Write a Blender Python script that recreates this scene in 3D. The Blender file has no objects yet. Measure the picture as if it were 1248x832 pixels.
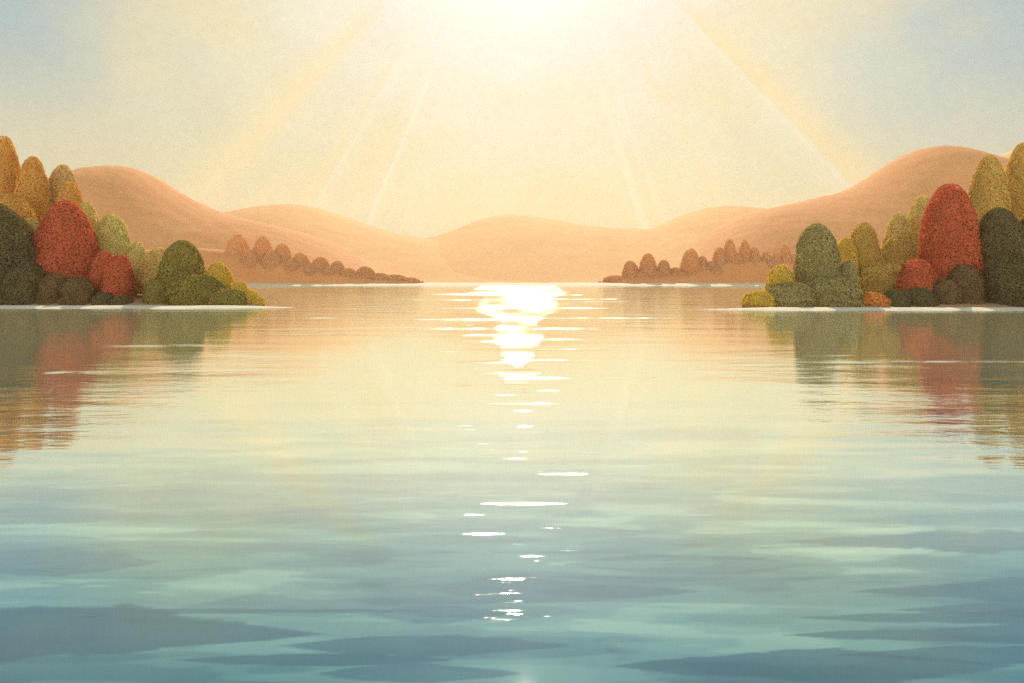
import bpy, math
import numpy as np
from mathutils import Vector, Matrix

C = bpy.context.scene.collection
scene = bpy.context.scene
rng = np.random.default_rng(11)

# ------------------------------------------------------------------ camera
F, CX, HY, EYE = 891.0, 624.0, 342.0, 5.0        # focal length in photo pixels, principal column, horizon row, eye height
def X_at(px, D): return (px - CX) / F * D
def Z_at(py, D): return EYE + (HY - py) / F * D
def D_at(py): return F * EYE / (py - HY)         # distance of a point on the water seen at that row

cam_d = bpy.data.cameras.new('camera')
cam = bpy.data.objects.new('camera', cam_d); C.objects.link(cam)
cam.location = (0, 0, EYE); cam.rotation_euler = (math.radians(90), 0, 0)
cam_d.sensor_width = 36; cam_d.lens = 36 * F / 1248
cam_d.shift_y = -(416 - HY) / 1248
cam_d.clip_start = 0.1; cam_d.clip_end = 20000
scene.camera = cam

SUN = Vector((16, F, 525)).normalized()
ELEV = math.asin(SUN.z); AZ = math.atan2(SUN.x, SUN.y)

# ------------------------------------------------------------------ helpers
def link(name, me, mat=None, parent=None):
    o = bpy.data.objects.new(name, me); C.objects.link(o)
    if mat: me.materials.append(mat)
    if parent: o.parent = parent
    return o
def tag(o, label=None, cat=None, group=None, kind=None):
    if label: o['label'] = label
    if cat: o['category'] = cat
    if group: o['group'] = group
    if kind: o['kind'] = kind
    return o
def mesh_np(name, V, Fq, attrs=None, smooth=False):
    """V (n,3), Fq (m,4) quads; attrs: name -> per-point float array"""
    me = bpy.data.meshes.new(name)
    V = np.asarray(V, dtype=np.float32); Fq = np.asarray(Fq, dtype=np.int32)
    k = Fq.shape[1]
    me.vertices.add(len(V)); me.vertices.foreach_set('co', V.ravel())
    me.loops.add(Fq.size); me.loops.foreach_set('vertex_index', Fq.ravel())
    me.polygons.add(len(Fq)); me.polygons.foreach_set('loop_start', np.arange(0, Fq.size, k, dtype=np.int32))
    for n, a in (attrs or {}).items():
        at = me.attributes.new(n, 'FLOAT', 'POINT'); at.data.foreach_set('value', np.asarray(a, dtype=np.float32))
    me.update(calc_edges=True); me.validate()
    me.polygons.foreach_set('use_smooth', np.full(len(me.polygons), smooth))
    return me
def grid_faces(nr, nc, off=0, wrap=False):
    r = np.arange(nr - 1)[:, None]; c = np.arange(nc if wrap else nc - 1)[None, :]
    c2 = (c + 1) % nc
    return np.stack([r*nc + c, r*nc + c2, (r+1)*nc + c2, (r+1)*nc + c], -1).reshape(-1, 4) + off
def sstep(a, b, x):
    t = np.clip((np.asarray(x, float) - a) / (b - a), 0, 1); return t*t*(3 - 2*t)
# smooth value noise in numpy (for shapes)
_tab = rng.random(4096)
def vnoise(x, y, seed=0):
    xi = np.floor(x).astype(np.int64); yi = np.floor(y).astype(np.int64); fx = x - xi; fy = y - yi
    fx = fx*fx*(3-2*fx); fy = fy*fy*(3-2*fy)
    h = lambda a, b: _tab[(a*1619 + b*31337 + seed*6971) & 4095]
    return (h(xi, yi)*(1-fx) + h(xi+1, yi)*fx)*(1-fy) + (h(xi, yi+1)*(1-fx) + h(xi+1, yi+1)*fx)*fy

class NT:
    def __init__(s, tree): s.t = tree
    def n(s, typ, **kw):
        nd = s.t.nodes.new(typ)
        for k, v in kw.items(): setattr(nd, k, v)
        return nd
    def put(s, sock, v):
        if hasattr(v, 'is_output') or isinstance(v, bpy.types.NodeSocket): s.t.links.new(v, sock)
        else: sock.default_value = v
    def m(s, op, a, b=None, c=None, clamp=False):
        nd = s.n('ShaderNodeMath', operation=op, use_clamp=clamp)
        s.put(nd.inputs[0], a)
        if b is not None: s.put(nd.inputs[1], b)
        if c is not None: s.put(nd.inputs[2], c)
        return nd.outputs[0]
    def dot(s, a, b):
        nd = s.n('ShaderNodeVectorMath', operation='DOT_PRODUCT'); s.put(nd.inputs[0], a); s.put(nd.inputs[1], b); return nd.outputs['Value']
    def ss(s, x, a, b, lo=0., hi=1.):
        nd = s.n('ShaderNodeMapRange', interpolation_type='SMOOTHSTEP')
        s.put(nd.inputs[0], x)
        for i, v in zip((1, 2, 3, 4), (a, b, lo, hi)): nd.inputs[i].default_value = v
        return nd.outputs[0]
    def mix(s, f, a, b, blend='MIX', clampf=True):
        nd = s.n('ShaderNodeMix', data_type='RGBA', blend_type=blend, clamp_factor=clampf)
        s.put(nd.inputs[0], f); s.put(nd.inputs[6], a); s.put(nd.inputs[7], b); return nd.outputs[2]
    def ramp(s, x, stops, interp='LINEAR'):
        nd = s.n('ShaderNodeValToRGB'); cr = nd.color_ramp; cr.interpolation = interp
        while len(cr.elements) < len(stops): cr.elements.new(0.5)
        for e, (p, c) in zip(cr.elements, sorted(stops)):
            e.position = p; e.color = (*c, 1) if not isinstance(c, (int, float)) else (c, c, c, 1)
        s.put(nd.inputs[0], x); return nd.outputs[0]
    def noise(s, vec, scale, detail=2, rough=0.5, dim='3D', dist=0):
        nd = s.n('ShaderNodeTexNoise', noise_dimensions=dim)
        s.put(nd.inputs['Vector'], vec); nd.inputs['Scale'].default_value = scale
        nd.inputs['Detail'].default_value = detail; nd.inputs['Roughness'].default_value = rough; nd.inputs['Distortion'].default_value = dist
        return nd.outputs[0]
    def scalev(s, vec, sc):
        nd = s.n('ShaderNodeMapping'); s.put(nd.inputs[0], vec); nd.inputs[3].default_value = sc; return nd.outputs[0]
    def attr(s, name): return s.n('ShaderNodeAttribute', attribute_name=name).outputs['Fac']
def lin(r, g, b):
    f = lambda c: (c/255/12.92) if c/255 <= 0.04045 else ((c/255+0.055)/1.055)**2.4
    return (f(r), f(g), f(b))
def c4(c): return (*c, 1)
def new_mat(name):
    m = bpy.data.materials.new(name); m.use_nodes = True; m.node_tree.nodes.clear(); return m, NT(m.node_tree)

# ------------------------------------------------------------------ world
w = bpy.data.worlds.new('World'); scene.world = w; w.use_nodes = True
wt = w.node_tree; wt.nodes.clear(); N = NT(wt)
out = N.n('ShaderNodeOutputWorld'); bg = N.n('ShaderNodeBackground')
WS = 0.1
bg.inputs[1].default_value = WS
wt.links.new(bg.outputs[0], out.inputs[0])
sky = N.n('ShaderNodeTexSky', sky_type='NISHITA', sun_disc=False)
sky.sun_elevation = ELEV; sky.sun_rotation = AZ
sky.air_density = 1.2; sky.dust_density = 2.5; sky.ozone_density = 1.5
d = N.n('ShaderNodeTexCoord').outputs['Generated']
S = np.array(SUN); R = np.cross(S, (0, 0, 1)); R /= np.linalg.norm(R); Dn = np.cross(S, R)
if Dn[2] > 0: Dn = -Dn
ct = N.dot(d, tuple(S))
theta = N.m('DIVIDE', N.m('ARCCOSINE', N.m('MINIMUM', ct, 0.999999)), math.pi)      # 0..1 = 0..180 degrees from the sun
phi = N.m('ARCTAN2', N.dot(d, tuple(R)), N.dot(d, tuple(Dn)))                       # bearing round the sun, 0 = straight down
def th_of(px, py):
    v = np.array([(px-CX)/F, 1, (HY-py)/F]); v /= np.linalg.norm(v); return math.acos(v @ S)
def ph_of(px, py):
    v = np.array([(px-CX)/F, 1, (HY-py)/F]); return math.atan2(v @ R, v @ Dn)
dg = 1/180
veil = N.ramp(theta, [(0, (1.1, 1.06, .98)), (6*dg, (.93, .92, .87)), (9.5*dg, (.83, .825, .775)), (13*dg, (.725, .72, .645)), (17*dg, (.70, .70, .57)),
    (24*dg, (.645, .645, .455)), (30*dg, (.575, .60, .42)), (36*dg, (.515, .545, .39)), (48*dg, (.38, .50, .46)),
    (62*dg, (.75, .78, .72)), (80*dg, (1.35, 1.32, 1.22)), (110*dg, (2.35, 2.27, 2.1)), (180*dg, (2.6, 2.5, 2.3))], 'EASE')  # sky behind camera raised beyond its natural brightness as added fill for trees
sep = N.n('ShaderNodeSeparateXYZ'); wt.links.new(d, sep.inputs[0])
el = N.m('ARCSINE', sep.outputs[2])
big = N.noise(d, 2.2, 4, .55)
blue_w = N.m('MULTIPLY', N.ss(el, math.radians(7), math.radians(22)), N.ss(theta, 22*dg, 36*dg))
blue_w = N.m('MULTIPLY', blue_w, N.ss(big, .30, .62, .55, 1.0))
def blob(px, py, a, b):
    v = np.array([(px-CX)/F, 1, (HY-py)/F]); v /= np.linalg.norm(v)
    return N.ss(N.dot(d, tuple(v)), math.cos(math.radians(a)), math.cos(math.radians(b)))
blue_w = N.m('ADD', blue_w, N.m('MULTIPLY', N.m('MAXIMUM', blob(1215, 35, 13, 1), N.m('MULTIPLY', blob(10, 0, 9, 1), .7)), .6), clamp=True)
nish = N.mix(1.0, sky.outputs[0], (1, 1, 1, 1), 'MULTIPLY')
veil_bl = N.mix(.35, (.5, 2.8, 3.7, 1), nish)
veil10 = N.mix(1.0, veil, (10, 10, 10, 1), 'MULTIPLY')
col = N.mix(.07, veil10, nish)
col = N.mix(N.m('MULTIPLY', blue_w, .8), col, veil_bl)
# warm cloud patches in the veil and light shafts fanning out below the sun
wn = N.noise(N.scalev(d, (1, 1, 1.6)), 5.0, 3, .5)
warm = N.m('MULTIPLY', N.ss(wn, .42, .68), N.m('MULTIPLY', N.ss(theta, 13*dg, 20*dg), N.ss(theta, 40*dg, 30*dg)))
col = N.mix(N.m('MULTIPLY', warm, .32), col, (8.0, 6.6, 3.4, 1))
def P(ph): return (ph + math.pi/2) / math.pi
phn = N.m('DIVIDE', N.m('ADD', phi, math.pi/2), math.pi)
def rays(lst):
    """(px,py, half width left deg, half width right deg, strength)"""
    st = [(0, 0.0), (1, 0.0)]
    for px, py, wl, wr, s in lst:
        p = P(ph_of(px, py)); st += [(p - wl/180, 0.0), (p, s), (p + wr/180, 0.0)]
    return st
r_warm = N.ramp(phn, rays([(331, 148, 5.2, 3.2, .9), (408, 195, 2.2, .25, .6), (466, 190, 2., .3, .45), (744, 150, .25, 1.9, .55), (871, 222, 2.2, .5, .55), (950, 130, .5, 4.8, 1.0)]))
r_pale = N.ramp(phn, rays([(420, 185, .3, 2.4, .4), (484, 190, .3, .9, .55), (772, 232, 1.2, .5, .9), (802, 245, 1.1, .5, .5), (936, 122, 5.5, .3, .45)]))
r_line = N.ramp(phn, rays([(938, 125, .26, .24, .62), (487, 185, .25, .25, .22)]))
win = N.m('MULTIPLY', N.ss(theta, th_of(640, 40)/math.pi, th_of(640, 150)/math.pi), N.ss(theta, 40*dg, 31*dg))
win2 = N.m('MULTIPLY', N.ss(theta, 13*dg, 17*dg), N.ss(theta, 38*dg, 30*dg))
col = N.mix(N.m('MULTIPLY', N.m('MULTIPLY', r_warm, win), .50), col, (9.3, 7.2, 3.6, 1))
col = N.mix(N.m('MULTIPLY', N.m('MULTIPLY', r_pale, win), .45), col, (9.6, 9.2, 8.0, 1))
col = N.mix(N.m('MULTIPLY', N.m('MULTIPLY', r_line, win2), .95), col, (9.8, 9.4, 8.2, 1))
# fine thin-cloud grain
gr = N.noise(d, 90, 3, .7)
col = N.mix(N.m('ADD', N.ss(gr, .3, .7, 0, .16), N.ss(N.noise(d, 14, 4, .6), .35, .7, 0, .11)), col, N.mix(1.0, col, (.72, .72, .72, 1), 'MULTIPLY'))
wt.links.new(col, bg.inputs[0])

sl = bpy.data.lights.new('sun', 'SUN'); sl.energy = 5.0; sl.angle = math.radians(.55); sl.color = (1, .86, .66)
so = bpy.data.objects.new('sun', sl); C.objects.link(so)
so.rotation_euler = (-SUN).to_track_quat('-Z', 'Y').to_euler(); so.location = (0, 0, 60)

scene.view_settings.view_transform = 'Standard'; scene.view_settings.look = 'None'
scene.view_settings.exposure = .18; scene.view_settings.gamma = 1
scene.render.engine = 'CYCLES'
cy = scene.cycles
cy.use_denoising = False
try: cy.denoiser = 'OPENIMAGEDENOISE'
except Exception: pass
cy.max_bounces = 8; cy.diffuse_bounces = 5; cy.glossy_bounces = 3; cy.transmission_bounces = 5; cy.volume_bounces = 0
cy.transparent_max_bounces = 4; cy.sample_clamp_indirect = 6; cy.caustics_reflective = False; cy.caustics_refractive = False

# ------------------------------------------------------------------ haze
HAZE = True
def box_mesh(name, lo, hi):
    V = [(x, y, z) for z in (lo[2], hi[2]) for y in (lo[1], hi[1]) for x in (lo[0], hi[0])]
    return mesh_np(name, V, [(0, 2, 3, 1), (4, 5, 7, 6), (0, 1, 5, 4), (2, 6, 7, 3), (0, 4, 6, 2), (1, 3, 7, 5)])
if HAZE:
    m, N = new_mat('haze_air')
    o_ = N.n('ShaderNodeOutputMaterial'); pv = N.n('ShaderNodeVolumePrincipled')
    pv.inputs['Color'].default_value = (1.0, .70, .42, 1); pv.inputs['Density'].default_value = .00015
    pv.inputs['Anisotropy'].default_value = .35
    N.t.links.new(pv.outputs[0], o_.inputs['Volume'])
    h = link('haze', box_mesh('haze', (-4200, -320, -1.2), (4200, 2700, 290)), m)
    tag(h, kind='stuff')

# ------------------------------------------------------------------ materials
def land_mat(name, c1, c2, scale, c3=None, rough=.9):
    m, N = new_mat(name)
    o_ = N.n('ShaderNodeOutputMaterial'); p = N.n('ShaderNodeBsdfPrincipled')
    co = N.n('ShaderNodeTexCoord').outputs['Object']
    n1 = N.noise(co, scale, 5, .6); n2 = N.noise(co, scale*14, 4, .7)
    col = N.mix(N.ss(n1, .35, .65), c4(c1), c4(c2))
    col = N.mix(N.ss(n2, .35, .72, 0, .55), col, c4(c3 or tuple(.6*a for a in c1)))
    N.t.links.new(col, p.inputs['Base Color']); p.inputs['Roughness'].default_value = rough; p.inputs['Specular IOR Level'].default_value = .15
    N.t.links.new(p.outputs[0], o_.inputs[0]); return m

def leaf_mat(name, c1, c2, c3, gain=1.7):
    """c1/c2: ordinary leaf colours, c3: a few turned leaves"""
    m, N = new_mat(name)
    o_ = N.n('ShaderNodeOutputMaterial')
    c1, c2, c3 = [tuple(min(.72, gain*a) for a in c) for c in (c1, c2, c3)]
    t = N.attr('tint')
    col = N.ramp(t, [(0, c1), (.55, c2), (.85, c2), (1, c3)])
    dif = N.n('ShaderNodeBsdfDiffuse'); tr = N.n('ShaderNodeBsdfTranslucent')
    gl = N.n('ShaderNodeBsdfGlossy'); gl.inputs['Roughness'].default_value = .55
    N.t.links.new(col, dif.inputs[0]); N.t.links.new(N.mix(1., col, (1.25, 1.1, .7, 1), 'MULTIPLY'), tr.inputs[0])
    mx = N.n('ShaderNodeMixShader'); mx.inputs[0].default_value = .46
    N.t.links.new(dif.outputs[0], mx.inputs[1]); N.t.links.new(tr.outputs[0], mx.inputs[2])
    N.t.links.new(mx.outputs[0], o_.inputs[0]); return m
LM = {
 'gold':   leaf_mat('gold_leaves',   (.62, .35, .075), (.68, .42, .11), (.70, .48, .17), 1.05),
 'palegold': leaf_mat('pale_gold_leaves', (.58, .42, .16), (.66, .49, .21), (.68, .53, .26), 1.05),
 'tan':    leaf_mat('tan_leaves',    (.30, .22, .075), (.38, .28, .10), (.46, .34, .12), 2.1),
 'sage':   leaf_mat('sage_leaves',   (.25, .225, .085), (.33, .29, .11), (.40, .33, .12), 2.2),
 'red':    leaf_mat('red_leaves',    (.36, .095, .045), (.43, .12, .055), (.50, .18, .07), 1.5),
 'orange': leaf_mat('orange_leaves', (.42, .16, .04), (.50, .21, .06), (.54, .28, .09)),
 'brown':  leaf_mat('brown_leaves',  (.085, .055, .026), (.115, .072, .032), (.17, .09, .035), 2.4),
 'dark':   leaf_mat('dark_green_leaves', (.066, .055, .026), (.095, .076, .033), (.19, .13, .045), 2.2),
 'green':  leaf_mat('green_leaves',  (.14, .115, .03), (.19, .152, .04), (.27, .21, .055), 2.1),
 'grey':   leaf_mat('grey_green_leaves', (.17, .145, .062), (.225, .19, .08), (.25, .22, .09), 2.1),
 'olive':  leaf_mat('olive_leaves',  (.22, .16, .04), (.29, .21, .06), (.36, .26, .07), 2.4),
 'goldgreen': leaf_mat('gold_green_leaves', (.27, .19, .035), (.34, .24, .045), (.40, .28, .06), 2.3),
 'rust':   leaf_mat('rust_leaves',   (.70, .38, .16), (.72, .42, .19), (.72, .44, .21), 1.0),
}
bark, NB = new_mat('bark')
o_ = NB.n('ShaderNodeOutputMaterial'); p = NB.n('ShaderNodeBsdfPrincipled')
nb = NB.noise(NB.scalev(NB.n('ShaderNodeTexCoord').outputs['Object'], (6, 6, 1)), 1.2, 5, .65)
NB.t.links.new(NB.mix(nb, (.05, .033, .022, 1), (.15, .10, .065, 1)), p.inputs['Base Color']); p.inputs['Roughness'].default_value = .9
NB.t.links.new(p.outputs[0], o_.inputs[0])

# ------------------------------------------------------------------ hills
def hill(D_c, D_f, crest, mat, D_b=None, amp=1.9, n=260):
    """crest: (px,py) of the skyline at distance D_c; front foot at D_f on the water, back foot behind"""
    D_b = D_b or D_c + (D_c - D_f)*.7
    px = np.array([c[0] for c in crest], float); py = np.array([c[1] for c in crest], float)
    xs = np.linspace(px[0], px[-1], n)
    # smooth monotone-ish interpolation: cosine-blended catmull
    t = np.interp(xs, px, np.arange(len(px))); i = np.clip(t.astype(int), 0, len(px)-2); f = t - i
    g = lambda k: py[np.clip(k, 0, len(py)-1)]
    ys = .5*((2*g(i)) + (-g(i-1)+g(i+1))*f + (2*g(i-1)-5*g(i)+4*g(i+1)-g(i+2))*f*f + (-g(i-1)+3*g(i)-3*g(i+1)+g(i+2))*f**3)
    Xc = (xs - CX)/F*D_c; Zc = np.maximum(EYE + (HY - ys)/F*D_c, -1)
    rows = 60; V = []
    for k in range(rows):
        u = k/(rows-1)
        if u < .6: a = u/.6; D = D_f + (D_c-D_f)*a; s = math.sin(a*math.pi/2)**1.15
        else: a = (u-.6)/.4; D = D_c + (D_b-D_c)*a; s = math.cos(a*math.pi/2)
        wig = (vnoise(Xc/60, np.full(n, 3.)) - .5)*40*(1-s)
        Z = Zc*s - .6*(1-s) + (vnoise(Xc/7, np.full(n, D/7)) + .5*vnoise(Xc/3, np.full(n, D/3)) - .75)*amp*min(1, s*3)
        V.append(np.stack([Xc, np.full(n, D) + wig, np.where(s < .02, -.6, Z)], -1))
    V = np.concatenate(V)
    o = link('hill', mesh_np('hill', V, grid_faces(rows, n)[:, ::-1], smooth=True), mat)
    tag(o, kind='structure'); return o
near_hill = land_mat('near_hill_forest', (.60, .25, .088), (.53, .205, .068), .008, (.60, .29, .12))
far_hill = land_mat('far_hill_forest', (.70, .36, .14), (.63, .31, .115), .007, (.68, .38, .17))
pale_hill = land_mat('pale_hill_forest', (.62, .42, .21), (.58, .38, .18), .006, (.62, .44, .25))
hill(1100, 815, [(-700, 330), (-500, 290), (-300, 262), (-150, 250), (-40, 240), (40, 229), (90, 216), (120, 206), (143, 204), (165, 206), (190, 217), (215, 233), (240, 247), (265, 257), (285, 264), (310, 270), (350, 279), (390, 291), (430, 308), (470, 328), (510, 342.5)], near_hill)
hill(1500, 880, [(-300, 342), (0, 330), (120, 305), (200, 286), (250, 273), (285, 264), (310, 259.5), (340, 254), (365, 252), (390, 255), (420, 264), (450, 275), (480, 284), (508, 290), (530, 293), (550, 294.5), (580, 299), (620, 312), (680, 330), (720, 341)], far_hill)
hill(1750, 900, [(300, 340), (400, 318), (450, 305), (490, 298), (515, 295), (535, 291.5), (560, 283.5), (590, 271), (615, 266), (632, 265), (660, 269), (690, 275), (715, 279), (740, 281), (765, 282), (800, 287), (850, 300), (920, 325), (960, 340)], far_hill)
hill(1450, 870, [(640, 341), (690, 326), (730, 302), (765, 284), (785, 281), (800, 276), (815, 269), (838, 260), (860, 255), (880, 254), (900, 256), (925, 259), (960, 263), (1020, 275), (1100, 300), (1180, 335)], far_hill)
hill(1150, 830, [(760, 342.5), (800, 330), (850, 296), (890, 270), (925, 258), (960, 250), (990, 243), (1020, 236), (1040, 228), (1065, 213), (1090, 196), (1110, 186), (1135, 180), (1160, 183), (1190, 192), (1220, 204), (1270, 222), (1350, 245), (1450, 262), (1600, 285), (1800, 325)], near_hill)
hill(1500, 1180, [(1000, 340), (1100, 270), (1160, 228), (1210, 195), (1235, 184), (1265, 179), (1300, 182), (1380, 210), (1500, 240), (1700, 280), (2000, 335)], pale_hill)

# ------------------------------------------------------------------ headlands (far treed points)
headland_mat = land_mat('headland_brush', (.62, .25, .085), (.56, .21, .07), .03, (.62, .28, .10))
def headland(D0, prof, depth):
    px = np.array([p_[0] for p_ in prof], float); py = np.array([p_[1] for p_ in prof], float)
    n = 160; xs = np.linspace(px[0], px[-1], n); ys = np.interp(xs, px, py)
    V = []; rows = 24
    for k in range(rows):
        u = k/(rows-1); s = math.sin(u*math.pi)**.55 if 0 < u < 1 else 0
        D = D0 + depth*u
        Xc = (xs-CX)/F*(D0 + depth*.4)
        Z = (EYE + (HY-ys)/F*(D0+depth*.4))*s
        Z = np.where(s > 0, Z + (vnoise(Xc/5, np.full(n, D/5))-.5)*1.6*s, -.5)
        V.append(np.stack([Xc, np.full(n, D) + (vnoise(Xc/40, np.full(n, 1.))-.5)*12*(1-s), Z], -1))
    o = link('headland', mesh_np('headland', np.concatenate(V), grid_faces(rows, n)[:, ::-1], smooth=True), headland_mat)
    return tag(o, kind='structure')
headland(722, [(150, 305), (240, 303), (300, 307), (330, 310), (355, 313), (380, 320), (400, 325), (430, 332), (460, 336), (485, 337), (505, 340), (513, 343.5)], 70)
headland(722, [(731, 343.5), (742, 340), (760, 335), (790, 333), (830, 331), (860, 323), (890, 315), (930, 314), (970, 318), (1100, 320)], 70)

# ------------------------------------------------------------------ banks
def bank_h(px, D, edge, D0):
    return
bank_mat = land_mat('bank_soil', (.40, .24, .12), (.34, .20, .09), .15, (.30, .18, .08))
sand_and_glitter_mat = land_mat('pale_sand_and_glitter', (.66, .60, .49), (.58, .53, .42), .8, (.60, .53, .42))  # also colours the far band that stands in for bright water
D_L, D_R = 142.0, 132.0                                  # front shore distances of the two banks
def bank(side):
    """land that ends in a point towards the open lake"""
    D0 = D_L if side < 0 else D_R
    tip = X_at(318, D_L) if side < 0 else X_at(908, D_R)
    n, rows = 140, 40
    xs = tip + side*np.concatenate([np.linspace(0, 40, 90), np.linspace(41, 230, 50)])
    V = []
    for k in range(rows):
        u = k/(rows-1)
        dist = np.abs(xs - tip)
        wid = 4 + 62*sstep(-5, 60, dist)
        D = D0 + (vnoise(xs/6, np.zeros(n))-.5)*1.0 + wid*u
        s = math.sin(math.pi*min(1, max(0, u)))**.6 if 0 < u < 1 else 0
        Z = s*(.5 + 1.5*sstep(0, 45, dist)) + (vnoise(xs/2, D/2)-.5)*.3*s
        Z = np.where(dist < .5, -.3, Z) if s else np.full(n, -.3)
        V.append(np.stack([xs, D, Z], -1))
    Fq = grid_faces(rows, n)
    o = link('bank', mesh_np('bank', np.concatenate(V), Fq[:, ::-1] if side > 0 else Fq, smooth=True), bank_mat)
    return tag(o, kind='structure')
bank(-1); bank(1)
def ground_z(px, D, side):
    D0 = D_L if side < 0 else D_R; tip = X_at(318, D_L) if side < 0 else X_at(908, D_R)
    dist = abs(X_at(px, D) - tip); wid = 4 + 62*float(sstep(-5, 60, dist)); u = min(.98, max(.02, (D-D0)/wid))
    return math.sin(math.pi*u)**.6*(.5 + 1.5*float(sstep(0, 45, dist)))
def sand_strip(px0, px1, D, wide, name='sand_bar'):
    n = 160; xs = np.linspace(X_at(px0, D), X_at(px1, D), n); rows = 7; V = []
    e = np.minimum(1, np.minimum(np.arange(n), np.arange(n)[::-1])/22.)
    wv = wide*(.35 + .65*vnoise(xs/3.5, np.ones(n)))*e
    cen = D + (vnoise(xs/7, np.full(n, 5.))-.5)*1.2
    for k in range(rows):
        u = k/(rows-1)*2 - 1
        V.append(np.stack([xs, cen + u*wv, np.where(abs(u) < 1, .34*(1-u*u)*e + .0, -.05)*np.ones(n)], -1))
    o = link(name, mesh_np(name, np.concatenate(V), grid_faces(rows, n)[:, ::-1], smooth=True), sand_and_glitter_mat)
    return tag(o, kind='structure')
def glitter_band():  # pale raised strip added in place of bright glittering water at far shore
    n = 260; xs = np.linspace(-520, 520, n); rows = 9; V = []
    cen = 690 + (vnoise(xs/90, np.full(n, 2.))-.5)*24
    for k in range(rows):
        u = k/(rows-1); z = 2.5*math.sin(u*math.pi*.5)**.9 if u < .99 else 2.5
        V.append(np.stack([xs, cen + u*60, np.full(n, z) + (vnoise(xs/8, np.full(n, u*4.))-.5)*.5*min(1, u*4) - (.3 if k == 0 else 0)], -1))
    return tag(link('glitter_band', mesh_np('glitter_band', np.concatenate(V), grid_faces(rows, n)[:, ::-1], smooth=True), sand_and_glitter_mat), kind='structure')
glitter_band()
sand_strip(-260, 366, D_L - 6.5, 6.5)
sand_strip(846, 1560, D_R - 6, 5.2)

# ------------------------------------------------------------------ trees
def profile(t, t0, p, q, base):
    return np.where(t > t0, (1 - np.clip((t-t0)/(1-t0), 0, 1)**p)**(1/q), 1 - (1-base)*np.clip((t0-t)/t0, 0, 1)**2)
def crown_mesh(name, r, z0, z1, seed, leaf=.48, lump=.09, t0=.26, p=2.0, q=1.75, base=.94, dens=2.3, depth=None, maxn=20000):
    g = np.random.default_rng(seed); H = z1 - z0; ry = depth or r
    V, Fs, T = [], [], []
    # core
    nr, nc = 18, 28
    tt = np.linspace(0, .985, nr); th = np.linspace(0, 2*np.pi, nc, endpoint=False)
    pr = profile(tt, t0, p, q, base)*.92; pr[0] *= .4
    A, B = np.meshgrid(tt, th, indexing='ij')
    lum = 1 + lump*1.2*(vnoise(B*2.2 + seed, A*7 + seed*3, seed) - .5)*2*np.sin(B/2)**.5
    core = np.stack([np.cos(B)*pr[:, None]*r*lum, np.sin(B)*pr[:, None]*ry*lum, z0 + A*H*.975], -1).reshape(-1, 3)
    V.append(core); Fs.append(grid_faces(nr, nc, wrap=True)); T.append(np.full(len(core), .4))
    V.append([(0, 0, z0 + H*.98)]); T.append([.4])
    last = (nr-1)*nc; apex = len(core)
    cap = np.array([[last + i, last + (i+1) % nc, apex, apex] for i in range(nc)])
    # leaves
    area = 2*math.pi*(r+ry)/2*H*.85 + math.pi*r*ry*.3
    n = int(min(maxn, dens*area/(leaf*leaf*.5)))
    t = 1 - np.minimum(g.random(n*3), g.random(n*3)*1.6)**1.0
    t = g.random(n*3); wgt = profile(t, t0, p, q, base) + .12
    t = t[g.random(n*3)*1.15 < wgt][:n]; n = len(t)
    ang = g.random(n)*2*np.pi
    pr = profile(t, t0, p, q, base); e = 1e-3
    dp = (profile(np.minimum(t+e, 1), t0, p, q, base) - profile(t-e, t0, p, q, base))/(2*e)
    clump = vnoise(ang*r/1.6 + seed, t*H/1.8, seed+5)
    lumpv = 1 + lump*(vnoise(ang*2.2 + seed, t*7 + seed*3, seed)-.5)*2*np.sin(ang/2)**.5 + .16*(clump-.5)*min(1, 3/r)
    shell = lumpv*(1 - .08*g.random(n)**2 + .05*(g.random(n) > .8)*g.random(n))
    pos = np.stack([np.cos(ang)*pr*r*shell, np.sin(ang)*pr*ry*shell, z0 + t*H*(1 + .01*(clump-.5))], -1)
    nz = -dp*(r/H); nrm = np.stack([np.cos(ang), np.sin(ang), np.clip(nz, -.6, 6)], -1)
    nrm /= np.linalg.norm(nrm, axis=1)[:, None]
    nrm = nrm + g.normal(0, .22, (n, 3)); nrm /= np.linalg.norm(nrm, axis=1)[:, None]
    a = np.cross(nrm, g.normal(0, 1, (n, 3))); a /= np.linalg.norm(a, axis=1)[:, None]; b = np.cross(nrm, a)
    s = leaf*(.6 + .7*g.random(n))[:, None]
    q4 = np.stack([pos + a*s*.62, pos + b*s*.40, pos - a*s*.62, pos - b*s*.40], 1).reshape(-1, 3)
    off = len(core) + 1
    V.append(q4); Fs.append(np.arange(n*4).reshape(-1, 4) + off)
    tint = np.clip(.15 + .5*clump + g.normal(0, .15, n), 0, 1); T.append(np.repeat(tint, 4))
    tri = cap[:, :3]
    V = np.concatenate([np.asarray(v, float) for v in V]); Fq = np.concatenate(Fs)
    # close the core with degenerate-free quads: fold the cap pairwise
    capq = np.array([[last + i, last + (i+1) % nc, last + (i+2) % nc, apex] for i in range(0, nc, 2)])
    Fq = np.concatenate([Fq, capq])
    return mesh_np(name, V, Fq, {'tint': np.concatenate([np.asarray(x, float) for x in T])})

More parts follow.
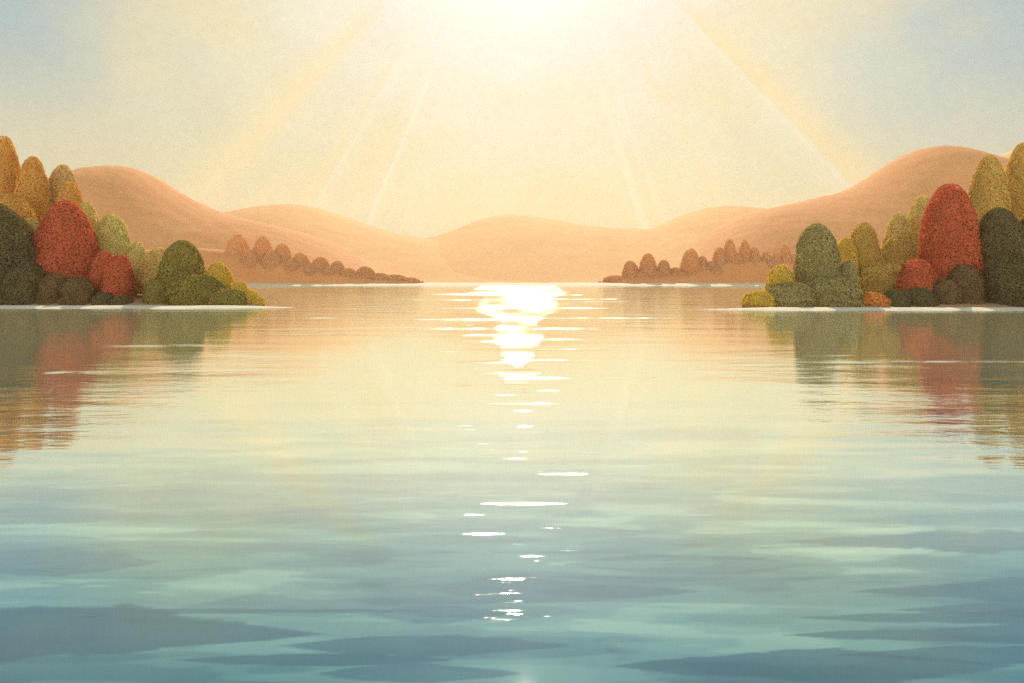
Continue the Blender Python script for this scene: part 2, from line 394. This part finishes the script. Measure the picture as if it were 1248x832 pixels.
def trunk_mesh(name, h, r0, crown_r, z0, z1, seed):
    g = np.random.default_rng(seed); V, Fs = [], []
    def tube(pts, rs, k=8):
        off = sum(len(v) for v in V); pts = np.asarray(pts, float); ring = []
        for i, (p_, r_) in enumerate(zip(pts, rs)):
            dv = pts[min(i+1, len(pts)-1)] - pts[max(i-1, 0)]; dv /= np.linalg.norm(dv)
            a = np.cross(dv, (0.31, .95, .02)); a /= np.linalg.norm(a); b = np.cross(dv, a)
            th = np.linspace(0, 2*np.pi, k, endpoint=False)[:, None]
            ring.append(p_ + r_*(np.cos(th)*a + np.sin(th)*b))
        V.append(np.concatenate(ring)); Fs.append(grid_faces(len(pts), k, off, True))
    nseg = 9; zz = np.linspace(-.4, h*.86, nseg)
    wob = np.cumsum(g.normal(0, .06, (nseg, 2)), 0)
    pts = np.column_stack([wob, zz]); rs = r0*(1 - .85*np.linspace(0, 1, nseg)); rs[0] *= 1.5; rs[1] *= 1.1
    tube(pts, rs)
    for i in range(7):
        k = 2 + int(i*6/7); a = i*2.4 + g.random()*.5; st = pts[k]; L = crown_r*(.75 - .06*i)
        dirv = np.array([math.cos(a), math.sin(a), .55])
        tube([st, st + dirv*L*.35, st + dirv*L*.7 + (0, 0, L*.15), st + dirv*L + (0, 0, L*.32)], [rs[k]*.55, rs[k]*.38, rs[k]*.22, .03], 6)
    return mesh_np(name, np.concatenate(V), np.concatenate(Fs), smooth=True)

_seed = [100]
def plant(kind, ap, l, r_, D, key, label, side=0, gz=None, group=None, z_base=None, **kw):
    """ap = (px,py) of the top, l / r_ = left and right edge columns at distance D, all turned into metres"""
    if side: D = D + (13 if side < 0 else 11)
    _seed[0] += 7; sd = _seed[0]
    R_ = (r_ - l)/2/F*D; cxp = (l + r_)/2
    gz = ground_z(cxp, D, side) if gz is None else gz
    zt = Z_at(ap[1], D); H = zt - gz
    skew = X_at(ap[0], D) - X_at(cxp, D)
    loc = (X_at(cxp, D), D, gz)
    tree = kind.endswith('tree')
    z0 = (min(.9, .06*H) if tree else -.7)
    me = crown_mesh('crown' if tree else kind, R_, z0, H, sd, **kw)
    if abs(skew) > .15:
        co = np.empty(len(me.vertices)*3, np.float32); me.vertices.foreach_get('co', co); co = co.reshape(-1, 3)
        co[:, 0] += skew*np.clip((co[:, 2]-z0)/(H-z0), 0, 1.1)**1.4; me.vertices.foreach_set('co', co.ravel()); me.update()
    if tree:
        root = bpy.data.objects.new(kind, None); C.objects.link(root); root.location = loc; root.empty_display_size = .5
        link('crown', me, LM[key], root)
        link('trunk', trunk_mesh('trunk', H, max(.12, .018*H), R_*.8, z0, H, sd), bark, root)
    else:
        root = link(kind, me, LM[key]); root.location = loc
    tag(root, label, 'tree' if tree else 'bush', group)
    return root

GL, GR = 'trees and bushes on the left bank', 'trees and bushes on the right bank'
L = lambda *a, **k: plant(*a, side=-1, group=GL, **k)
Rr = lambda *a, **k: plant(*a, side=1, group=GR, **k)
# --- left bank, back to front
L('golden_tree', (5, 166), -24, 24, 168, 'gold', 'tallest golden tree at the far left, its crown cut by the picture edge', q=2.18)
L('golden_tree', (40, 191), 17, 63, 164, 'gold', 'golden tree with rounded top between the tallest golden tree and a pale one', q=2.18)
L('golden_tree', (77, 201), 52, 98, 172, 'palegold', 'pale straw-gold tree standing against the slope of the left hill', q=2.18)
L('golden_tree', (86, 222), 60, 103, 160, 'gold', 'golden tree in front of the pale straw-gold tree, right behind the red tree', q=2.08)
L('golden_tree', (14, 236), -30, 52, 156, 'gold', 'broad low golden tree behind the big dark green tree at left edge', q=2.08)
L('tan_tree', (106, 246), 84, 121, 154, 'tan', 'olive-tan tree peeping out between the red tree and the tall sage tree', q=2.08)
L('tan_tree', (36, 266), 14, 60, 146, 'tan', 'olive-tan tree squeezed between the dark green tree and the red tree', q=1.98)
L('sage_tree', (135, 261), 111, 160, 150, 'sage', 'tall pale sage-green tree just right of the pointed red tree', q=2.08)
L('sage_tree', (167, 295), 150, 180, 147, 'sage', 'small sage-green tree at the shoulder of the tall sage tree', q=2.08)
L('tan_tree', (195, 302), 166, 214, 144, 'tan', 'tan-green tree standing behind the dome-shaped green tree', q=1.98)
L('dark_green_tree', (-14, 244), -78, 54, 136, 'dark', 'big dark green tree at left edge sloping down to the water', q=1.50, t0=.15)
L('red_tree', (80, 244), 46, 118, 140, 'red', 'large egg-shaped red tree on the left bank', q=1.75, p=1.85, t0=.30)
L('red_bush', (128, 306), 108, 143, 137, 'red', 'small red bush top tucked beside the large left red tree', q=2.08)
L('red_bush', (146, 311), 122, 160, 135, 'red', 'round red bush at the right foot of the left red tree', q=2.18)
L('brown_bush', (67, 333), 48, 86, 133, 'brown', 'small dark brown bush in front of the left red tree, beside the dark green tree', q=2.08)
L('brown_bush', (94, 337), 74, 116, 132, 'brown', 'wide dark brown bush under the left red tree at the water', q=2.08)
L('dark_bush', (30, 318), -6, 60, 133.5, 'dark', 'dark green bush at the foot of the big dark tree', q=1.98)
L('dark_bush', (126, 356), 113, 139, 131.5, 'dark', 'dark olive shoreline bush right of the wide brown bush', q=2.28)
L('dark_bush', (147, 361), 134, 161, 131, 'dark', 'low dark olive bush ending the dark row, under the round red bush', q=2.10)
L('green_tree', (222, 293), 196, 250, 136, 'green', 'dome-shaped green tree near the tip of the left bank', q=2.08)
L('green_bush', (192, 338), 176, 214, 133, 'green', 'rounded green bush at the left foot of the dome-shaped green tree', q=2.18)
L('green_bush', (240, 335), 205, 276, 132, 'green', 'broad green bush spread before the dome-shaped green tree', q=2.18)
L('gold_green_tree', (266, 320), 248, 284, 135, 'goldgreen', 'small gold-green tree right of the dome-shaped green tree', q=2.08)
L('gold_green_bush', (291, 343), 274, 303, 133, 'goldgreen', 'gold-green bush next to the small gold-green tree, towards the tip', q=2.08)
L('gold_green_bush', (306, 354), 293, 316, 132, 'goldgreen', 'low gold-green bush second from the tip of the left bank', q=2.18)
L('gold_green_bush', (315, 362), 305, 323, 131, 'goldgreen', 'tiny gold-green bush at the very tip of the left bank', q=2.28)
L('green_bush', (275, 352), 250, 304, 131, 'green', 'low green bush in front of the gold-green bushes near the left tip', q=2.28)
# --- right bank, back to front
Rr('green_tree', (1248, 174), 1222, 1280, 158, 'olive', 'tallest green tree at the right edge of the picture', q=2.18)
Rr('olive_tree', (1205, 189), 1178, 1230, 152, 'olive', 'tall yellow-olive tree behind the right red tree', q=2.08)
Rr('tan_tree', (1124, 238), 1101, 1140, 154, 'tan', 'pale tan tree left behind the tall right red tree', q=2.18)
Rr('tan_tree', (1096, 259), 1074, 1112, 150, 'tan', 'pale tan pointed tree second left of the tall right red tree', q=2.18)
Rr('olive_tree', (1100, 284), 1066, 1118, 146, 'olive', 'wide olive tree in front of the pale tan trees', q=1.98)
Rr('olive_tree', (1117, 283), 1102, 1132, 144, 'olive', 'small olive tree touching the left side of the tall right red tree', q=1.88)
Rr('olive_tree', (1052, 271), 1034, 1074, 143, 'olive', 'domed olive tree right of the tall grey-green tree', q=2.08)
Rr('gold_green_tree', (1031, 290), 1017, 1047, 141, 'goldgreen', 'slim golden tree between the grey-green tree and the domed olive tree', q=2.08)
Rr('olive_tree', (1075, 320), 1044, 1106, 138, 'olive', 'low broad olive tree above the rusty shoreline bush', q=2.08)
Rr('red_tree', (1157, 224), 1124, 1191, 133, 'red', 'tall red tree with rounded top on the right bank', q=2.18)
Rr('red_bush', (1117, 316), 1095, 1140, 129, 'red', 'round red bush at the left foot of the tall right red tree', q=2.28)
Rr('dark_green_tree', (1217, 253), 1188, 1250, 131, 'dark', 'dark green tree with domed top right of the tall red tree', q=1.98)
Rr('dark_green_tree', (1262, 262), 1226, 1300, 134, 'dark', 'dark green tree filling the right picture edge', q=1.98)
Rr('dark_bush', (1230, 318), 1196, 1275, 127, 'dark', 'wide dark green bush at the water near the right picture edge', q=2.08)
Rr('brown_bush', (1175, 322), 1156, 1198, 126.5, 'brown', 'tall dark brown bush in front of the tall right red tree', q=2.18)
Rr('brown_bush', (1152, 341), 1134, 1170, 125.5, 'brown', 'dark brown bush left of the tall brown bush, before the red tree', q=2.18)
Rr('dark_bush', (1118, 351), 1102, 1142, 124.5, 'dark', 'low dark olive bush under the round red bush on the right', q=2.28)
Rr('dark_bush', (1092, 353), 1076, 1110, 124, 'dark', 'leftmost dark olive bush in the right shoreline row', q=2.10)
Rr('rust_bush', (1056, 356), 1026, 1086, 126, 'orange', 'low rusty orange bush at the water between green and dark bushes', q=2.28)
Rr('green_tree', (995, 273), 968, 1023, 130, 'grey', 'tall grey-green dome tree near the tip of the right bank', q=2.18)
Rr('green_bush', (1034, 317), 1018, 1047, 128, 'grey', 'small grey-green bush at the right side of the tall grey-green tree', q=2.18)
Rr('green_bush', (1012, 336), 975, 1050, 125.5, 'grey', 'broad grey-green bush along the water before the tall grey-green tree', q=2.18)
Rr('gold_green_bush', (951, 323), 933, 970, 127, 'goldgreen', 'upright gold-green bush left of the tall grey-green tree', q=2.18)
Rr('green_bush', (962, 344), 930, 996, 124.5, 'grey', 'low grey-green bush before the upright gold-green bush', q=2.28)
Rr('gold_green_bush', (926, 355), 904, 950, 124, 'goldgreen', 'flat gold-green bush at the very tip of the right bank', q=2.10)

# --- far headlands
GHL, GHR = 'rust trees on the left headland', 'rust trees on the right headland'
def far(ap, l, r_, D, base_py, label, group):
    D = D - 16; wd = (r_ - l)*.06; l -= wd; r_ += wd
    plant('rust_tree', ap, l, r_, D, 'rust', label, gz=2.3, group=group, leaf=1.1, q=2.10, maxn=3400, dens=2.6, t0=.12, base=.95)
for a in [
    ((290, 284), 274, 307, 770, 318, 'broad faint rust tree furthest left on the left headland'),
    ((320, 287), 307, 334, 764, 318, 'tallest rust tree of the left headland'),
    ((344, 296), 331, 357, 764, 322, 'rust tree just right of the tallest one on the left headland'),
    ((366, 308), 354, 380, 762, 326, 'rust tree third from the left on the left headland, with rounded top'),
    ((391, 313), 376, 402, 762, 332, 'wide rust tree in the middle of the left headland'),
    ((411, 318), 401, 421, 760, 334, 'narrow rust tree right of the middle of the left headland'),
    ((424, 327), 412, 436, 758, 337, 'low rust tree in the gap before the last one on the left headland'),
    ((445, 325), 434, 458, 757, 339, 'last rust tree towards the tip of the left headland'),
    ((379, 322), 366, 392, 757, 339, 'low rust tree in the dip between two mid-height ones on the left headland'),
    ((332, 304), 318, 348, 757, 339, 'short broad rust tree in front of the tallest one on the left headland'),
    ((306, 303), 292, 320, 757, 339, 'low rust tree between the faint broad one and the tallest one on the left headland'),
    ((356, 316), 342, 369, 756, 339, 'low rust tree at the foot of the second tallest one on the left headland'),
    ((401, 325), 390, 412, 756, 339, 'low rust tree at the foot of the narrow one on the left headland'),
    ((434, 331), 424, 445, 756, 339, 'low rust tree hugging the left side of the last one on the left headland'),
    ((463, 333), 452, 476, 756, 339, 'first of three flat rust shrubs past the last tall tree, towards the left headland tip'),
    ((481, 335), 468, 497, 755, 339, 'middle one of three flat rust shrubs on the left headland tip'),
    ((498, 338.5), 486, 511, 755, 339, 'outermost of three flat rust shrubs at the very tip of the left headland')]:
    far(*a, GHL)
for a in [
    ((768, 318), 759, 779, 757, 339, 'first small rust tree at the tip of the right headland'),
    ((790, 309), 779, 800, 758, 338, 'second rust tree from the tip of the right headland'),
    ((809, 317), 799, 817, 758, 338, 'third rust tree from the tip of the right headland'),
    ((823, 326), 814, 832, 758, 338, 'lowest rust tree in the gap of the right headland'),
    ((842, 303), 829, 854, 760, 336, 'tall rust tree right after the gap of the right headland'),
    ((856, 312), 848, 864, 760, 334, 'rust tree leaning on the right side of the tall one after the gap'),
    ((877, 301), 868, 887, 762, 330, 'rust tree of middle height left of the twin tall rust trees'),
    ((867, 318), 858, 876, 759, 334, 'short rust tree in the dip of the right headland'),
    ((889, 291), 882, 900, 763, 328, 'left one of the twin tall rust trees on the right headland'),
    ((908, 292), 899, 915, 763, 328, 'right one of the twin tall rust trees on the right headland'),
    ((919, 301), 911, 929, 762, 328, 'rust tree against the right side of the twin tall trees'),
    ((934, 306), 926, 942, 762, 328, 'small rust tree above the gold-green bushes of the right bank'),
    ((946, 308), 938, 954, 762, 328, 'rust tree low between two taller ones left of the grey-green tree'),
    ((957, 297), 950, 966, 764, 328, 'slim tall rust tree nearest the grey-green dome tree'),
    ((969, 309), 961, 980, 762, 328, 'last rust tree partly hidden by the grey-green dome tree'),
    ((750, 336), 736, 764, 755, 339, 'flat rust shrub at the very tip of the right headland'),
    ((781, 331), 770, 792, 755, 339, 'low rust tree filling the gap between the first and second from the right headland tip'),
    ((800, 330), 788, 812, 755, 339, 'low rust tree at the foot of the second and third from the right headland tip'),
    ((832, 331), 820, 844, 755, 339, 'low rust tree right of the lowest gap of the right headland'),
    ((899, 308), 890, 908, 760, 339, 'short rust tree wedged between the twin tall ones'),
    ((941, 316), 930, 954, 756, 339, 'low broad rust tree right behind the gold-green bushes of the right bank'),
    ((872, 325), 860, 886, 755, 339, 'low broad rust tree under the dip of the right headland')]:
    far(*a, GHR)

# ------------------------------------------------------------------ lake
def lake():
    inv = np.linspace(1/4.0, 1/2600., 1100); Y = 1/inv
    u = np.linspace(-1.45, 1.45, 330); u = np.sign(u)*np.abs(u)**1.15/1.45**.15
    YY, UU = np.meshgrid(Y, u, indexing='ij'); XX = UU*(YY + 12)
    ZZ = np.zeros_like(XX)
    V = np.stack([XX, YY, ZZ], -1).reshape(-1, 3)
    x, y = V[:, 0], V[:, 1]
    # wind on the water: how rippled each patch is
    off = np.minimum(np.abs(x/np.maximum(y, 1)), 3)
    ys = HY + F*EYE/np.maximum(y, 1); xs = CX + F*x/np.maximum(y, 1)
    nz = vnoise(x/9, y/9, 3)*.6 + vnoise(x/30, y/30, 4)*.4
    ru = (.06 + .06*sstep(20, 120, y) + .14*sstep(17, 25, y)*(1 - sstep(40, 60, y))*sstep(6, 16, np.abs(x)))*(.6 + .8*nz)
    ru = ru + .20*np.exp(-(x/(.36*y + 4))**2)*sstep(60, 150, y)*(.5 + nz)
    # breeze that comes down the narrows in a tongue, with cat's paws to both sides of it
    hw = np.interp(y, [0, 24, 34, 45, 60, 90, 200, 700], [.2, .45, .9, 1.0, 1.5, 3.5, 9, 38])
    rag = (vnoise(x*0 + 3, 3000/np.maximum(y, 3)/5, 21)-.5)*1.4 + 1
    lane = 1 - sstep(.75, 1.15, np.abs(x - .008*y)/(hw*rag))
    ru = np.maximum(ru, lane*sstep(24, 44, y)*(.38 + .45*vnoise(x/(1 + y*.02), y/(.6 + y*.02), 15)))
    lee = sstep(22, 55, np.abs(x))*sstep(45, 75, y)*(1 - sstep(140, 230, y))   # sheltered water under the banks
    ru = ru*(1 - .3*lee)
    ru = ru*(.02 + .98*sstep(9.0, 14, y))
    streaks = [(56, 86, 453, 3.2, 1.1), (86, 140, 452, 1.6, .7), (120, 215, 421, 2.0, .9), (195, 285, 420, 1.6, .8), (330, 430, 408, 2.0, .8), (1085, 1300, 440, 2.6, 1.0), (975, 1090, 441, 2.2, .8), (975, 1045, 433, 1.5, .6), (110, 200, 462, 1.6, .6), (370, 420, 388, 2.2, .8), (300, 420, 401, 1.5, .6), 
        (520, 640, 359, 3.0, 0.75), (500, 640, 366, 2.0, 0.75), (535, 640, 376, 3.4, 0.75), (500, 640, 390, 4.1, 0.75), (500, 640, 401, 3.5, 0.75), (545, 640, 409, 2.4, 0.75), (553, 640, 416, 3.0, 0.75), (517, 566, 428, 1.6, 0.75), (550, 650, 441, 3.0, 0.75), (560, 660, 454, 3.5, 0.75), (580, 692, 491, 3.2, 0.90), (622, 652, 500, 3.2, 0.75), (500, 585, 518, 2.7, 0.60), (626, 650, 519, 3.5, 0.90), (548, 600, 469, 2.7, 0.60),
        (600, 712, 360, 3.2, 0.75), (640, 752, 365, 2.0, 0.75), (620, 742, 376, 3.0, 0.75), (640, 830, 388, 3.2, 0.75), (640, 735, 401, 4.1, 0.75), (640, 745, 425, 2.0, 0.75), (600, 742, 438, 2.7, 0.75), (630, 700, 460, 3.8, 0.75), (655, 688, 475, 4.1, 0.75), (720, 800, 459, 2.7, 0.60), (640, 720, 414, 2.7, 0.75),
        (555, 620, 650, 4, .8), (625, 672, 677, 4, .6), (603, 641, 705, 4, .7), (588, 640, 743, 3.5, .5), (594, 632, 754, 3.5, .5), (537, 553, 766, 3, .4), (580, 695, 613, 5, .9), (650, 725, 577, 4.5, .9), (612, 650, 558, 3, .9)]
    gs = np.random.default_rng(5)
    for _ in range(70):                                                 # small cat's paws along the path of the light
        t = gs.random()**.8; c = 352 + 420*t; ctr = 626 + gs.normal(0, 26 + 34*(1-t)); ln = (14 + 70*gs.random()**2)*(1 - .35*t)
        streaks.append((ctr - ln/2, ctr + ln/2, c, .9 + 1.6*gs.random(), .35 + .45*gs.random()))
    for (a, b, c, hh, s) in streaks:
        D = D_at(c); X0, X1 = X_at(a, D), X_at(b, D); dd = abs(D_at(c-hh) - D_at(c+hh))/2
        e = np.clip(1 - ((x-(X0+X1)/2)/((X1-X0)/2))**2, 0, 1)**.9
        k = np.clip(1 - np.abs(y-D)/np.maximum(dd*e, 1e-3), 0, 1)
        ru = np.maximum(ru, .85*s*np.clip(k*1.2, 0, 1)*(.7 + .6*vnoise(x/(.2 + y*.012), y/(.1 + y*.01), 16)))
    # ripple shade painted into the water colour: darker near the viewer, in long tongues
    body_shade = np.interp(y, [8, 9.3, 10.7, 12.4, 14.5, 17, 20, 26, 36, 50], [.74, .68, .58, .47, .38, .31, .24, .15, .06, 0])
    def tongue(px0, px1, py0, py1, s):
        nonlocal body_shade
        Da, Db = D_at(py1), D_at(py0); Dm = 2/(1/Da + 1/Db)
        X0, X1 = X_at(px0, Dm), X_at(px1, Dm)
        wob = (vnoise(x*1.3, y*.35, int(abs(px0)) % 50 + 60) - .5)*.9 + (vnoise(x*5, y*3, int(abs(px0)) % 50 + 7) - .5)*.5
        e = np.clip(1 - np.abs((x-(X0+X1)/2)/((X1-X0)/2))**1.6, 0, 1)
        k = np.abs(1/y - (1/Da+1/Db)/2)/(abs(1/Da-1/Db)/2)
        body_shade = body_shade + 1.7*s*sstep(.0, .10, e*(1 + wob*.6) - k - .0)
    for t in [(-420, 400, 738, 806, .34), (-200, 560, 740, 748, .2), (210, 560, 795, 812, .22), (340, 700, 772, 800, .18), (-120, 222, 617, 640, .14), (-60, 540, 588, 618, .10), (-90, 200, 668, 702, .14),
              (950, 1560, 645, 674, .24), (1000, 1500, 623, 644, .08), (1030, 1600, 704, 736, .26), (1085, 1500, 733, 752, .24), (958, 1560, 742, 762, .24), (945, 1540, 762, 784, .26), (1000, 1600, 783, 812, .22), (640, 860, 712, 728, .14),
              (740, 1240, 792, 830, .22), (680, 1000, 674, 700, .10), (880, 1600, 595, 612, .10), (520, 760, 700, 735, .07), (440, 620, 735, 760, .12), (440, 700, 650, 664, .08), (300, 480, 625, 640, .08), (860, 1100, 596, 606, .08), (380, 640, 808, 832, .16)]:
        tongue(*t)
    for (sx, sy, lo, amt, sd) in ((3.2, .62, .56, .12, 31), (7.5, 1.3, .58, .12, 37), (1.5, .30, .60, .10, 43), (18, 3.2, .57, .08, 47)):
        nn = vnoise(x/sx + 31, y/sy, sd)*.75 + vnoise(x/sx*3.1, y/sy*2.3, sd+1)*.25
        body_shade = body_shade + amt*sstep(lo, lo+.035, nn)*sstep(70, 14, y) - amt*.5*sstep(.40, .36, nn)*sstep(60, 14, y)
    body_shade = np.maximum(body_shade, 0)
    n0 = len(V)
    V2 = np.array([[-260, -300, 0], [260, -300, 0], [260, 3.2, -.02], [-260, 3.2, -.02]])
    A = {'ruffle': np.concatenate([ru, [.3]*4]), 'body_shade': np.concatenate([np.clip(body_shade, 0, 1.3), [.9]*4])}
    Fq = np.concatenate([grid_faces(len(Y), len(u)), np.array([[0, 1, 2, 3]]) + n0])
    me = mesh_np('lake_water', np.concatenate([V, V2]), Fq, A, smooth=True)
    m, N = new_mat('lake_water')
    o_ = N.n('ShaderNodeOutputMaterial'); p = N.n('ShaderNodeBsdfDiffuse'); gl = N.n('ShaderNodeBsdfGlossy')
    co = N.n('ShaderNodeTexCoord').outputs['Object']
    ruf = N.attr('ruffle'); dp = N.attr('body_shade')
    body = N.ramp(N.m('DIVIDE', dp, 1.3), [(0, (.62, .55, .33)), (.08, (.58, .60, .44)), (.20, (.26, .45, .40)), (.36, (.085, .235, .265)), (.58, (.028, .128, .19)), (1, (.010, .080, .142))])  # pale far end stands in for sky glow mirrored by the water
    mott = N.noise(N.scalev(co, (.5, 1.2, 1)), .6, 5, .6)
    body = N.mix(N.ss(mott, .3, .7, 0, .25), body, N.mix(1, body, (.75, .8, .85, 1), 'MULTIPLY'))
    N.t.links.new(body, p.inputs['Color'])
    # ripples, long across the view because the breeze comes from the narrows
    h1 = N.noise(N.scalev(co, (.30, 1, 1)), .16, 2, .5, '2D')
    h2 = N.noise(N.scalev(co, (.34, 1, 1)), .75, 3, .55, '2D')
    h3 = N.noise(N.scalev(co, (.45, 1, 1)), 3.2, 3, .6, '2D')
    hh = N.m('ADD', N.m('ADD', N.m('MULTIPLY', h1, .46), N.m('MULTIPLY', h2, .13)), N.m('MULTIPLY', h3, .035))
    bp = N.n('ShaderNodeBump'); bp.inputs['Distance'].default_value = 1.0
    N.t.links.new(N.m('MINIMUM', ruf, 1.0), bp.inputs['Strength'])
    N.t.links.new(hh, bp.inputs['Height'])
    gl.inputs['Color'].default_value = (.94, 1.0, .96, 1)
    N.t.links.new(bp.outputs[0], gl.inputs['Normal'])
    N.t.links.new(N.ss(ruf, 0.1, 1.2, .02, .30), gl.inputs['Roughness'])
    lw = N.n('ShaderNodeLayerWeight'); lw.inputs['Blend'].default_value = .5; N.t.links.new(bp.outputs[0], lw.inputs['Normal'])
    fr = N.ramp(N.m('SUBTRACT', 1.0, lw.outputs['Facing']), [(0, .86), (.07, .87), (.11, .90), (.175, .90), (.26, .64), (.34, .31), (.45, .10), (.6, .09), (1, .03)])
    mx = N.n('ShaderNodeMixShader'); N.t.links.new(fr, mx.inputs[0]); N.t.links.new(p.outputs[0], mx.inputs[1]); N.t.links.new(gl.outputs[0], mx.inputs[2])
    N.t.links.new(mx.outputs[0], o_.inputs[0])
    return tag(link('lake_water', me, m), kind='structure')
lake()
